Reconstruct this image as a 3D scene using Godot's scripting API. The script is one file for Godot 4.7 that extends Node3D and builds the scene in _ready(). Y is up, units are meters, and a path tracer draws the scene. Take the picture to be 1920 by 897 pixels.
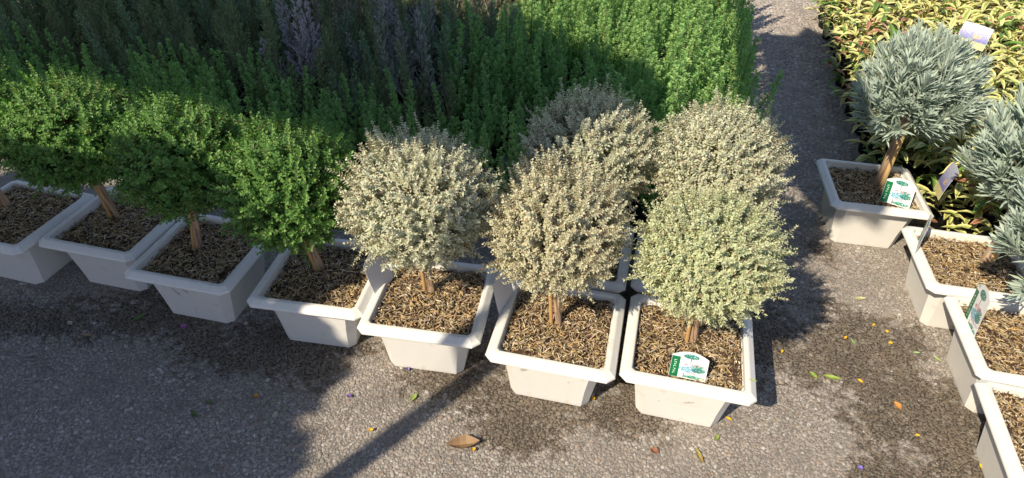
extends Node3D
# A nursery yard: square tubs of clipped ball-headed shrubs in front of a block of hedging plants,
# a path, and a bed of variegated plants with lavender standards on the right.

class MB:
	var v := PackedVector3Array()
	var n := PackedVector3Array()
	var c := PackedColorArray()
	func tri(p: Vector3, q: Vector3, r: Vector3, a: Color, b: Color, d: Color):
		var k := (r - p).cross(q - p).normalized()
		v.append(p); v.append(q); v.append(r)
		n.append(k); n.append(k); n.append(k)
		c.append(a); c.append(b); c.append(d)
	func quad(p: Vector3, q: Vector3, r: Vector3, s: Vector3, a: Color):
		tri(p, q, r, a, a, a); tri(p, r, s, a, a, a)
	# small leaf of two faces folded along the midrib
	func leaf2(b: Vector3, dir: Vector3, up: Vector3, l: float, w: float, mid: float, ca: Color, cb: Color):
		var side := dir.cross(up).normalized()
		var t := b + dir * l
		var m := b + dir * (l * mid) + up * (w * 0.22)
		var p := m + side * (w * 0.5)
		var q := m - side * (w * 0.5)
		tri(b, p, t, ca, cb, cb); tri(b, t, q, ca, cb, cb)
	# small leaf with a centre and a margin of another colour
	func leaf4(b: Vector3, dir: Vector3, up: Vector3, l: float, w: float, cm: Color, ce: Color):
		var side := dir.cross(up).normalized()
		var m := b + dir * (l * 0.5)
		var t := b + dir * l
		var p := m + side * (w * 0.5) + up * (w * 0.2)
		var q := m - side * (w * 0.5) + up * (w * 0.2)
		tri(b, p, m, cm, ce, cm); tri(p, t, m, ce, ce, cm)
		tri(t, q, m, ce, ce, cm); tri(q, b, m, ce, cm, cm)
	# three-sided twig
	func twig(p: Vector3, q: Vector3, r0: float, r1: float, a: Color, sides := 3):
		var d := (q - p).normalized()
		var e := d.cross(Vector3(0.31, 0.2, 0.93)).normalized()
		if e.length() < 0.5: e = d.cross(Vector3.UP).normalized()
		var f := d.cross(e)
		for k in sides:
			var a0 := TAU * k / sides
			var a1 := TAU * (k + 1) / sides
			var u0 := e * cos(a0) + f * sin(a0)
			var u1 := e * cos(a1) + f * sin(a1)
			quad(p + u0 * r0, q + u0 * r1, q + u1 * r1, p + u1 * r0, a)
	func box(t: Transform3D, s: Vector3, a: Color):
		var h := s * 0.5
		var p := []
		for i in 8:
			p.append(t * Vector3(h.x if i & 1 else -h.x, h.y if i & 2 else -h.y, h.z if i & 4 else -h.z))
		for f in [[0, 1, 3, 2], [5, 4, 6, 7], [4, 0, 2, 6], [1, 5, 7, 3], [2, 3, 7, 6], [4, 5, 1, 0]]:
			quad(p[f[0]], p[f[3]], p[f[2]], p[f[1]], a)
	func done(m: Material) -> ArrayMesh:
		var arr := []
		arr.resize(Mesh.ARRAY_MAX)
		arr[Mesh.ARRAY_VERTEX] = v; arr[Mesh.ARRAY_NORMAL] = n; arr[Mesh.ARRAY_COLOR] = c
		var o := ArrayMesh.new()
		o.add_surface_from_arrays(Mesh.PRIMITIVE_TRIANGLES, arr)
		o.surface_set_material(0, m)
		return o

var R := RandomNumberGenerator.new()
var M := {}
var names := {}
const ROW_YAW := -12.5
const SUN_AZ := 43.0
const SUN_EL := 41.5
const ORD := ["first", "second", "third", "fourth", "fifth", "sixth", "seventh", "eighth", "ninth", "tenth", "eleventh", "twelfth", "thirteenth", "fourteenth", "fifteenth", "sixteenth", "seventeenth", "eighteenth", "nineteenth", "twentieth", "twenty-first", "twenty-second"]

func rf(a: float, b: float) -> float: return R.randf_range(a, b)
func rdir() -> Vector3:
	var z := rf(-1, 1)
	var a := rf(0, TAU)
	return Vector3(sqrt(1 - z * z) * cos(a), z, sqrt(1 - z * z) * sin(a))
func mixc(a: Color, b: Color, t: float) -> Color: return a.lerp(b, t)
func jit(a: Color, s: float) -> Color:
	var k := 1.0 + rf(-s, s)
	return Color(a.r * k * (1 + rf(-s, s) * 0.3), a.g * k, a.b * k * (1 + rf(-s, s) * 0.3))
func numbered(called: String) -> String:
	if not names.has(called):
		names[called] = 0
		return called
	names[called] += 1
	return "%s_%03d" % [called, names[called]]
func tag(o: Node, label: String, category: String, group := ""):
	o.set_meta("label", label); o.set_meta("category", category)
	if group: o.set_meta("group", group)
func thing(called: String, label: String, category: String, at := Vector3.ZERO, turn := 0.0, group := "") -> Node3D:
	var o := Node3D.new()
	o.name = numbered(called)
	add_child(o)
	o.position = at; o.rotation.y = turn
	tag(o, label, category, group)
	return o
func part(called: String, mesh: Mesh, parent: Node, mat: Material = null) -> MeshInstance3D:
	var o := MeshInstance3D.new()
	o.name = called; o.mesh = mesh
	if mat: o.material_override = mat
	o.cast_shadow = GeometryInstance3D.SHADOW_CASTING_SETTING_ON
	parent.add_child(o, true)
	return o
func mat(rough: float, vc := true, col := Color.WHITE) -> StandardMaterial3D:
	var m := StandardMaterial3D.new()
	m.roughness = rough; m.albedo_color = col
	m.vertex_color_use_as_albedo = vc
	m.metallic_specular = 0.4
	return m
func leafmat(rough: float, back: Color, col := Color.WHITE) -> StandardMaterial3D:
	var m := mat(rough, true, col)
	m.cull_mode = BaseMaterial3D.CULL_DISABLED
	m.backlight_enabled = true; m.backlight = back
	return m
func lin(r: float, g: float, b: float) -> Color: return Color(r, g, b)
func noise(freq: float, seed_: int, oct := 3) -> FastNoiseLite:
	var f := FastNoiseLite.new()
	f.seed = seed_; f.frequency = freq; f.fractal_octaves = oct
	f.noise_type = FastNoiseLite.TYPE_SIMPLEX_SMOOTH
	return f
func grid(u: float, w: float) -> Vector3:   # yard grid: u along the row of tubs, w away from the camera
	var a := deg_to_rad(-ROW_YAW)
	return Vector3(0.512 + u * cos(a) + w * sin(a), 0, -1.374 + u * sin(a) - w * cos(a))

# ---------------------------------------------------------------- tubs
func oct(hw: float, ch: float, y: float) -> Array:
	return [Vector3(-hw + ch, y, hw), Vector3(hw - ch, y, hw), Vector3(hw, y, hw - ch), Vector3(hw, y, -hw + ch), Vector3(hw - ch, y, -hw), Vector3(-hw + ch, y, -hw), Vector3(-hw, y, -hw + ch), Vector3(-hw, y, hw - ch)]
func rings(prof: Array, close_bottom: bool, m: Material) -> ArrayMesh:
	var b := MB.new()
	var w := Color.WHITE
	for i in prof.size() - 1:
		var p := oct(prof[i][0], prof[i][1], prof[i][2])
		var q := oct(prof[i + 1][0], prof[i + 1][1], prof[i + 1][2])
		for k in 8:
			var j := (k + 1) % 8
			b.quad(p[k], q[k], q[j], p[j], w)
	if close_bottom:
		var p := oct(prof[0][0], prof[0][1], prof[0][2])
		for k in range(1, 7): b.tri(p[0], p[k], p[k + 1], w, w, w)
	return b.done(m)
var tub_body: ArrayMesh
var tub_rim: ArrayMesh
var mulch_bed: ArrayMesh
var mulch_chips := []
func make_tub_meshes():
	tub_body = rings([[0.111, 0.017, 0.0], [0.1155, 0.0185, 0.004], [0.1172, 0.0195, 0.012], [0.1265, 0.0245, 0.075], [0.1375, 0.0275, 0.145], [0.1455, 0.029, 0.19], [0.1456, 0.029, 0.1935]], true, M.plastic)
	tub_rim = rings([[0.1458, 0.026, 0.1925], [0.1765, 0.0235, 0.191], [0.1796, 0.021, 0.1925], [0.1803, 0.0205, 0.1945], [0.1800, 0.020, 0.1975], [0.1780, 0.0185, 0.2015], [0.1645, 0.013, 0.2118], [0.1620, 0.012, 0.2132], [0.1590, 0.011, 0.2138], [0.1525, 0.0095, 0.2138], [0.1500, 0.009, 0.2128], [0.1485, 0.009, 0.2105], [0.1470, 0.012, 0.185], [0.1455, 0.015, 0.175]], false, M.plastic)
	# soil under the chips
	var b := MB.new()
	var nz := noise(22.0, 5)
	var N := 14
	for i in N:
		for j in N:
			var q := []
			for d in [[0, 0], [0, 1], [1, 1], [1, 0]]:
				var x: float = -0.1478 + 0.2956 * (i + d[0]) / N
				var z: float = -0.1478 + 0.2956 * (j + d[1]) / N
				q.append(Vector3(x, 0.189 + nz.get_noise_2d(x, z) * 0.011, z))
			b.quad(q[0], q[1], q[2], q[3], jit(Color(0.07, 0.042, 0.024), 0.3))
	mulch_bed = b.done(M.mulch)
	for k in 3:
		b = MB.new()
		var pal := [Color(0.58, 0.455, 0.26), Color(0.48, 0.355, 0.19), Color(0.27, 0.185, 0.10), Color(0.68, 0.58, 0.41), Color(0.22, 0.155, 0.095), Color(0.52, 0.43, 0.31), Color(0.50, 0.34, 0.15)]
		for i in 2900:
			var x := rf(-0.146, 0.146)
			var z := rf(-0.146, 0.146)
			var l := rf(0.005, 0.015) if R.randf() < 0.82 else rf(0.015, 0.032)
			var wd := rf(0.0011, 0.0033)
			if absf(x) > 0.13 or absf(z) > 0.13: l *= 0.6
			var y := 0.1895 + nz.get_noise_2d(x, z) * 0.011 + rf(0.0, 0.011)
			var t := Transform3D(Basis.from_euler(Vector3(rf(-0.4, 0.4), rf(0, TAU), rf(-0.28, 0.28))), Vector3(x, y, z))
			var col := jit(pal[R.randi() % pal.size()], 0.3)
			# a chip is a slightly bent splinter: two tapered pieces
			var p := [t * Vector3(-l / 2, 0, -wd * 0.2), t * Vector3(-l / 2, 0, wd * 0.25), t * Vector3(0, wd * 0.3, wd * 0.5), t * Vector3(l / 2, 0, wd * 0.2), t * Vector3(l / 2, 0, -wd * 0.15), t * Vector3(0, wd * 0.3, -wd * 0.5)]
			var dn := Vector3(0, -wd * 0.7, 0)
			b.quad(p[0], p[1], p[2], p[5], col)
			b.quad(p[5], p[2], p[3], p[4], col)
			var dk := Color(col.r * 0.8, col.g * 0.78, col.b * 0.75)
			for e in 6:
				b.quad(p[e], p[e] + dn, p[(e + 1) % 6] + dn, p[(e + 1) % 6], dk)
		mulch_chips.append(b.done(M.mulch))

# ---------------------------------------------------------------- ball-headed shrubs
func ball_crown(seed_: int, rx: float, ry: float, shoots: int, llen: float, lw: float, kind: String, lump: float, spiky: float) -> ArrayMesh:
	R.seed = seed_
	var b := MB.new()
	var nz := noise(5.5, seed_, 2)
	var nc := noise(9.0, seed_ + 7, 2)
	for i in shoots:
		var d := rdir()
		if d.y < -0.9: continue
		var rad := 1.0 + nz.get_noise_3dv(d) * lump
		if d.y < 0: rad *= 1.0 + d.y * 0.10
		var sparse := nc.get_noise_3dv(d * 0.9)
		if sparse > 0.28 and R.randf() < 0.5: continue
		var inner := R.randf() < 0.28
		var r1 := rad * (rf(0.55, 0.85) if inner else rf(0.88, 1.03))
		var extra := 0.0
		if not inner and R.randf() < spiky * (0.5 + maxf(d.y, 0)): extra = rf(0.03, 0.13) if R.randf() < 0.75 else rf(0.13, 0.26)
		var tipr := r1 + extra
		var axis := (d + Vector3(0, 0.38, 0) + rdir() * 0.45).normalized()
		var tip := Vector3(d.x * rx, d.y * ry, d.z * rx) * r1 + axis * extra * rx
		var sl := rf(0.026, 0.045) + extra * rx
		var base := tip - axis * sl
		var e := axis.cross(Vector3(0.3, 0.1, 0.9)).normalized()
		var f := axis.cross(e)
		var tone := nc.get_noise_3dv(tip * 6.0)
		b.twig(base - axis * 0.02, tip, 0.0009, 0.0005, Color(0.30, 0.20, 0.13), 3)
		var whorls := int(sl / (llen * 0.52)) + 1
		for k in whorls:
			var t := float(k) / maxf(whorls - 1, 1)
			var p := base.lerp(tip, t)
			var per := 3 if kind == "green" else 4
			for q in per:
				var a := TAU * q / per + k * 0.9 + rf(-0.4, 0.4)
				var out := e * cos(a) + f * sin(a)
				var lift := lerpf(0.25, 1.1, t * t) + rf(-0.2, 0.2)
				var ld := (out + axis * lift).normalized()
				var up := (axis - ld * axis.dot(ld)).normalized()
				var s := (1.0 - 0.35 * t) * rf(0.6, 1.35)
				if kind == "green":
					var g := jit(mixc(Color(0.115, 0.25, 0.065), Color(0.23, 0.385, 0.10), R.randf()), 0.22)
					b.leaf2(p, ld, up, llen * s, lw * s, 0.55, g, g)
				else:
					var g := jit(mixc(Color(0.40, 0.455, 0.28), Color(0.49, 0.53, 0.36), R.randf()), 0.18)
					var m := jit(mixc(Color(0.78, 0.755, 0.54), Color(0.85, 0.82, 0.67), R.randf()), 0.12)
					var pk := R.randf()
					if pk < 0.10: m = jit(Color(0.58, 0.42, 0.34), 0.15)
					elif pk < 0.15: g = jit(Color(0.26, 0.16, 0.10), 0.2); m = g
					if R.randf() < 0.25 + tone * 0.4: m = mixc(m, g, 0.55)
					b.leaf4(p, ld, up, llen * s, lw * s, g, m)
	# limbs inside the head
	for i in 26:
		var d := rdir()
		if d.y < -0.3: d.y = -d.y
		b.twig(Vector3(0, -ry * 0.75, 0), Vector3(d.x * rx, d.y * ry, d.z * rx) * 0.8, 0.004, 0.0012, Color(0.16, 0.095, 0.06), 4)
	return b.done(M[kind])
func trunk_mesh(p: Vector3, q: Vector3, r0: float, r1: float, seed_: int, twist: bool) -> ArrayMesh:
	R.seed = seed_
	var b := MB.new()
	var N := 9
	var S := 10
	var ringsv := []
	var strands := 2 if twist else 1
	for s in strands:
		ringsv.clear()
		for i in N + 1:
			var t := float(i) / N
			var c := p.lerp(q, t) + Vector3(sin(t * 5 + seed_), 0, cos(t * 4 + seed_)) * 0.003
			if twist:
				var a := t * 5.0 + s * PI + seed_
				c += Vector3(cos(a), 0, sin(a)) * r0 * 0.55
			var rr := lerpf(r0, r1, t) * (0.75 if twist else 1.0) * (1.25 - 0.25 * minf(t * 6, 1))
			var ring := []
			for k in S:
				var a := TAU * k / S
				ring.append(c + Vector3(cos(a), 0, sin(a)) * rr * (1 + 0.14 * sin(a * 3 + t * 6 + seed_) + rf(-0.07, 0.07)))
			ringsv.append(ring)
		for i in N:
			for k in S:
				var j := (k + 1) % S
				b.quad(ringsv[i][k], ringsv[i][j], ringsv[i + 1][j], ringsv[i + 1][k], jit(mixc(Color(0.46, 0.32, 0.20), Color(0.36, 0.24, 0.16), R.randf()), 0.18))
	return b.done(M.bark)
func tub(t: Node3D, k: int):
	var pot := part("tub", tub_body, t)
	part("rim", tub_rim, pot)
	var soil := part("mulch", mulch_bed, t)
	var ch := part("bark_chips", mulch_chips[k % 3], soil)
	ch.rotation.y = PI / 2 * (k % 4)
	soil.position.y = [0.002, -0.003, 0.0, -0.005, 0.001, -0.002][k % 6]
	soil.rotation = Vector3([0.02, -0.015, 0.01][k % 3], 0, [-0.015, 0.012, 0.02, 0.0][k % 4])
	ch.set_meta("kind", "stuff")
func ball_shrub(label: String, at: Vector3, yaw: float, crown: ArrayMesh, cpos: Vector3, tpos: Vector3, k: int, cs := Vector3.ONE, tint: Material = null, group := "ball-headed shrubs in square tubs"):
	var t := thing("potted_ball_shrub", label, "potted shrub", at, deg_to_rad(yaw), group)
	tub(t, k)
	var inv := t.transform.affine_inverse()
	var p := inv * Vector3(tpos.x, 0.18, tpos.z)
	var q := inv * (cpos + Vector3(0, -0.07, 0))
	part("trunk", trunk_mesh(p, q, 0.0095, 0.008, 40 + k, true), t)
	R.seed = 300 + k
	var st := MB.new()
	var sp := p + Vector3(-0.016, 0, 0.009)
	st.twig(sp, q + Vector3(-0.012, -0.02, 0.004), 0.0056, 0.0054, Color(0.52, 0.30, 0.11), 10)
	part("stake", st.done(M.bark), t)
	var c := part("crown", crown, t)
	c.position = inv * cpos
	c.rotation.y = k * 1.3
	c.scale = cs
	if tint: c.material_override = tint
	return t

# ---------------------------------------------------------------- lavender standards
var lav_shoots := []
func make_lavender():
	for k in 6:
		R.seed = 900 + k
		var b := MB.new()
		var L := rf(0.05, 0.07)
		b.twig(Vector3(0, -0.035, 0), Vector3(0, L * 0.6, 0), 0.0022, 0.0014, Color(0.26, 0.29, 0.19))
		for w in 7:
			var t := w / 6.0
			for q in 3:
				var a := w * 1.1 + q * TAU / 3 + rf(-0.3, 0.3)
				var out := Vector3(cos(a), 0, sin(a))
				var d := (out * lerpf(0.6, 0.16, t) + Vector3(0, lerpf(0.8, 1.3, t), 0)).normalized()
				var side := d.cross(Vector3.UP).normalized()
				var up := side.cross(d)
				var ll := lerpf(0.068, 0.045, t) * rf(0.85, 1.15)
				var ww := rf(0.006, 0.009)
				var p := Vector3(0, lerpf(-0.02, L * 0.55, t), 0)
				var col := jit(mixc(Color(0.33, 0.415, 0.345), Color(0.45, 0.54, 0.45), R.randf()), 0.12)
				var cols := mixc(col, Color(0.52, 0.55, 0.44), 0.3)
				# narrow blade of four segments, bending outwards
				var prev_l := p
				var prev_r := p
				for s in range(1, 5):
					var u := s / 4.0
					var c := p + d * (ll * u) + out * (0.008 * u * u)
					var hw: float = ww * 0.5 * [0.75, 1.0, 0.95, 0.12][s - 1]
					var nl := c + side * hw + up * ww * 0.15
					var nr := c - side * hw + up * ww * 0.15
					b.quad(prev_l, nl, c, p + d * (ll * (u - 0.25)) + out * (0.008 * (u - 0.25) * (u - 0.25)), col)
					b.quad(p + d * (ll * (u - 0.25)) + out * (0.008 * (u - 0.25) * (u - 0.25)), c, nr, prev_r, cols)
					prev_l = nl; prev_r = nr
		lav_shoots.append(b.done(M.lavender))
func scuff(t: Node3D, x: float, y: float, l: float, w: float, turn: float, m: Material):
	var q := QuadMesh.new()
	q.size = Vector2(l, w)
	var o := part("scuff_mark", q, t.get_node("tub"), m)
	o.transform = Transform3D(Basis(Vector3.RIGHT, 0.157) * Basis(Vector3.BACK, turn), Vector3(x, y, 0.1172 + (y - 0.012) * 0.159 + 0.0012))
func scuff_material(col: Color, seed_: int) -> StandardMaterial3D:
	R.seed = seed_
	var im := Image.create(64, 24, false, Image.FORMAT_RGBA8)
	var nz := noise(0.09, seed_, 3)
	for y in 24:
		for x in 64:
			var d := sqrt(pow((x - 32) / 32.0, 2) + pow((y - 12) / 12.0, 2))
			var a := clampf((1.0 - d) * 1.4, 0, 1) * clampf(0.5 + nz.get_noise_2d(x * 0.6, y * 2.0) * 1.6, 0, 1)
			im.set_pixel(x, y, Color(col.r, col.g, col.b, a * col.a))
	var m := mat(0.8, false)
	m.albedo_texture = ImageTexture.create_from_image(im)
	m.transparency = BaseMaterial3D.TRANSPARENCY_ALPHA
	return m
func lavender(label: String, at: Vector3, yaw: float, cpos: Vector3, tpos: Vector3, rx: float, ry: float, k: int, n: int):
	var t := thing("potted_lavender_standard", label, "potted lavender", at, deg_to_rad(yaw), "lavender standards in square tubs by the bed")
	tub(t, k)
	var inv := t.transform.affine_inverse()
	var p := inv * Vector3(tpos.x, 0.18, tpos.z)
	var q := inv * (cpos + Vector3(0, -0.08, 0))
	part("trunk", trunk_mesh(p, q, 0.012, 0.011, 60 + k, false), t)
	var st := MB.new()
	st.twig(p + Vector3(0.02, 0, 0.006), q + Vector3(0.012, 0, 0.004), 0.0105, 0.010, Color(0.62, 0.42, 0.19), 10)
	part("stake", st.done(M.bark), t)
	R.seed = 700 + k
	var lb := MB.new()
	var c := Node3D.new()
	c.name = "crown"
	t.add_child(c)
	c.position = inv * cpos
	for i in 34:
		var d := rdir()
		if d.y < -0.5: d.y = -d.y
		lb.twig(Vector3(0, -ry * 0.6, 0), Vector3(d.x * rx, d.y * ry, d.z * rx) * 0.75, 0.004, 0.002, Color(0.24, 0.22, 0.15), 4)
	part("branches", lb.done(M.bark), c)
	for i in n:
		var d := rdir()
		if d.y < -0.86: d.y = absf(d.y)
		var rr := rf(0.72, 0.98) if R.randf() < 0.72 else rf(0.4, 0.72)
		var o := part("leafy_shoot", lav_shoots[R.randi() % 6], c)
		var axis := (d + Vector3(0.15, 1.0, 0) + rdir() * 0.25).normalized()
		var e := axis.cross(rdir()).normalized()
		o.transform = Transform3D(Basis(e, axis, e.cross(axis)), Vector3(d.x * rx, d.y * ry, d.z * rx) * rr - axis * 0.02)
		o.scale = Vector3.ONE * rf(0.85, 1.2)

# ---------------------------------------------------------------- hedging plants
var nursery_pot: ArrayMesh
func lathe(prof: Array, seg: int, m: Material, col := Color.WHITE) -> ArrayMesh:
	var b := MB.new()
	for i in prof.size() - 1:
		for k in seg:
			var a0 := TAU * k / seg
			var a1 := TAU * (k + 1) / seg
			var u0 := Vector3(sin(a0), 0, cos(a0))
			var u1 := Vector3(sin(a1), 0, cos(a1))
			b.quad(u0 * prof[i][0] + Vector3(0, prof[i][1], 0), u0 * prof[i + 1][0] + Vector3(0, prof[i + 1][1], 0), u1 * prof[i + 1][0] + Vector3(0, prof[i + 1][1], 0), u1 * prof[i][0] + Vector3(0, prof[i][1], 0), col)
	return b.done(m)
func hedge_mesh(seed_: int) -> ArrayMesh:
	R.seed = seed_
	var b := MB.new()
	var stems := 6
	for s in stems:
		var a := TAU * s / stems + rf(-0.5, 0.5)
		var rb := rf(0.01, 0.03)
		var rt := rf(0.06, 0.13) if s > 0 else rf(0.0, 0.04)
		var H := rf(0.38, 0.60) if s > 0 else rf(0.56, 0.67)
		var p0 := Vector3(cos(a) * rb, 0.13, sin(a) * rb)
		var p1 := Vector3(cos(a) * rt, H, sin(a) * rt)
		b.twig(p0, p1, 0.0035, 0.0012, Color(0.14, 0.12, 0.06))
		var side_n := int((H - 0.15) / 0.0085)
		var warm := rf(0.0, 0.5)
		for k in side_n:
			var t := (k + R.randf()) / side_n
			var c := p0.lerp(p1, t) + Vector3(cos(a), 0, sin(a)) * 0.025 * sin(t * PI)
			var da := k * 2.4 + rf(-0.5, 0.5)
			var out := Vector3(cos(da), 0, sin(da))
			var reach := 0.066 * pow(1.0 - t * 0.97, 0.8) * rf(0.35, 1.25)
			var tip := c + out * reach * 0.85 + Vector3(0, reach * 1.05 + 0.010, 0)
			var ax := (tip - c).normalized()
			var e := ax.cross(Vector3(0.2, 0.3, 0.9)).normalized()
			var f := ax.cross(e)
			var nl := 14 if reach > 0.035 else (11 if reach > 0.02 else 8)
			for q in nl:
				var u := float(q) / nl
				var la := q * 2.4 + k
				var lo := e * cos(la) + f * sin(la)
				var ld := (lo * (1.0 - 0.3 * u) + ax * (0.35 + 0.5 * u)).normalized()
				var up := (ax - ld * ax.dot(ld)).normalized()
				var g := jit(mixc(Color(0.165, 0.34, 0.115), Color(0.38, 0.54, 0.185), clampf(warm + rf(0, 0.5), 0, 1)), 0.2)
				b.leaf2(c.lerp(tip, 0.45 + 0.55 * u), ld, up, rf(0.011, 0.018), rf(0.007, 0.0105), 0.62, g, g)
	return b.done(M.hedge)
func conifer_mesh(seed_: int, ca: Color, cb: Color, spread: float, dense: float) -> ArrayMesh:
	R.seed = seed_
	var b := MB.new()
	var plumes := 5
	for s in plumes:
		var a := TAU * s / plumes + rf(-0.5, 0.5)
		var rt := rf(0.8, 1.8) * spread if s > 0 else 0.02
		var H := rf(0.36, 0.58) if s > 0 else rf(0.58, 0.7)
		var p0 := Vector3(cos(a) * 0.015, 0.13, sin(a) * 0.015)
		var p1 := Vector3(cos(a) * rt, H, sin(a) * rt)
		b.twig(p0, p1, 0.004, 0.001, Color(0.15, 0.10, 0.08))
		var pa := mixc(ca, cb, R.randf())
		var nb := int((H - 0.13) / 0.0075 * dense)
		for k in nb:
			var t := 0.15 + 0.85 * (k + R.randf()) / nb
			var c := p0.lerp(p1, t) + Vector3(cos(a), 0, sin(a)) * 0.03 * sin(t * PI)
			var ba := k * 2.4 + rf(-0.4, 0.4)
			var bl := 0.115 * pow(1.0 - t * 0.95, 0.8) * rf(0.45, 1.15)
			var bd := (Vector3(cos(ba), 0, sin(ba)) * rf(0.45, 0.8) + (p1 - p0).normalized()).normalized()
			b.twig(c, c + bd * bl, 0.001, 0.0004, Color(0.17, 0.12, 0.09))
			var tw := int(bl / 0.0042) + 3
			var flat := bd.cross(rdir()).normalized()
			for q in tw:
				var u := float(q + 1) / tw
				var s2 := 1.0 if q % 2 else -1.0
				var ld := (bd * 1.1 + (flat * s2 + rdir() * 0.35) * 0.8).normalized()
				var up := ld.cross(rdir()).normalized()
				var col := jit(mixc(pa, mixc(ca, cb, R.randf()), 0.3), 0.15)
				b.leaf2(c + bd * bl * (0.2 + 0.8 * u), ld, up, rf(0.009, 0.017), 0.0046, 0.5, col, col)
	return b.done(M.conifer)

# ---------------------------------------------------------------- variegated bed plants
var bed_leaves := []
func make_bed_leaves():
	# long pointed leaves with a cream margin: lengthwise strips with five columns
	for k in 9:
		R.seed = 1300 + k
		var b := MB.new()
		var L := rf(0.075, 0.112)
		var W := rf(0.017, 0.025)
		var cen := Color(0.22, 0.32, 0.07)
		var mar := Color(0.74, 0.66, 0.27)
		if k in [2, 5]: cen = Color(0.42, 0.46, 0.13); mar = Color(0.78, 0.69, 0.34)
		if k == 7: cen = Color(0.30, 0.13, 0.07); mar = Color(0.46, 0.24, 0.14)
		if k == 8: cen = Color(0.09, 0.19, 0.035); mar = Color(0.16, 0.27, 0.06)
		var droop := rf(0.25, 0.75)
		var rows := []
		for i in 7:
			var t := i / 6.0
			var hw := W * 0.5 * pow(sin(PI * clampf(t * 0.93 + 0.05, 0, 1)), 0.8) * (1.0 if t < 0.98 else 0.05)
			var z := L * t
			var y := sin(t * PI * 0.55) * L * 0.28 - droop * L * t * t * 0.75
			var row := []
			for j in 5:
				var s := (j - 2) / 2.0
				row.append(Vector3(s * hw, y + absf(s) * hw * 0.45 + (0.0012 * sin(i * 2.1 + k) if absf(s) > 0.8 else 0.0), z))
			rows.append(row)
		for i in 6:
			for j in 4:
				var s := absf(j - 1.5)
				var wav := sin(i * 1.7 + k * 2.0 + (j > 1 as int) * 1.4)
				var col := mixc(cen, mar, 0.95 if s > 1.0 else (0.12 + 0.25 * maxf(wav, 0)))
				col = jit(col, 0.1)
				b.quad(rows[i][j], rows[i + 1][j], rows[i + 1][j + 1], rows[i][j + 1], col)
		bed_leaves.append(b.done(M.bedleaf))
func bed_plant(label: String, at: Vector3, h: float, n: int, red: float, green: float, group: String, skirt := false):
	var t := thing("variegated_bed_plant", label, "potted plant", at, rf(0, TAU), group)
	part("nursery_pot", nursery_pot, t).scale = Vector3(0.85, 0.9, 0.85)
	var sm := MB.new()
	var stems := []
	for s in 8:
		var a := TAU * s / 8 + rf(-0.4, 0.4)
		var q := Vector3(cos(a) * rf(0.04, 0.13), h * rf(0.66, 1.02), sin(a) * rf(0.04, 0.13))
		stems.append(q)
		sm.twig(Vector3(0, 0.16, 0), q, 0.003, 0.0016, Color(0.30, 0.17, 0.09), 4)
	part("stems", sm.done(M.bark), t)
	for i in n:
		var q: Vector3 = stems[i % 8]
		var u := 1.0 - 0.7 * pow(R.randf(), 1.2)
		var p := Vector3(0, 0.16, 0).lerp(q, u)
		if skirt and i % 5 < 2:
			var sa := rf(1.2, 4.4)   # towards the path and the front
			p = t.basis.inverse() * Vector3(cos(sa) * rf(0.07, 0.12), rf(0.07, 0.3), sin(sa) * rf(0.07, 0.12))
		var id := R.randi() % 7
		if R.randf() < red: id = 7
		elif R.randf() < green: id = 8
		var o := part("leaf", bed_leaves[id], t)
		o.position = p
		o.rotation = Vector3(rf(-0.75, 0.25) * u, i * 2.4 + rf(-0.5, 0.5), rf(-0.3, 0.3))
		o.scale = Vector3.ONE * rf(0.85, 1.3)

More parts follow.
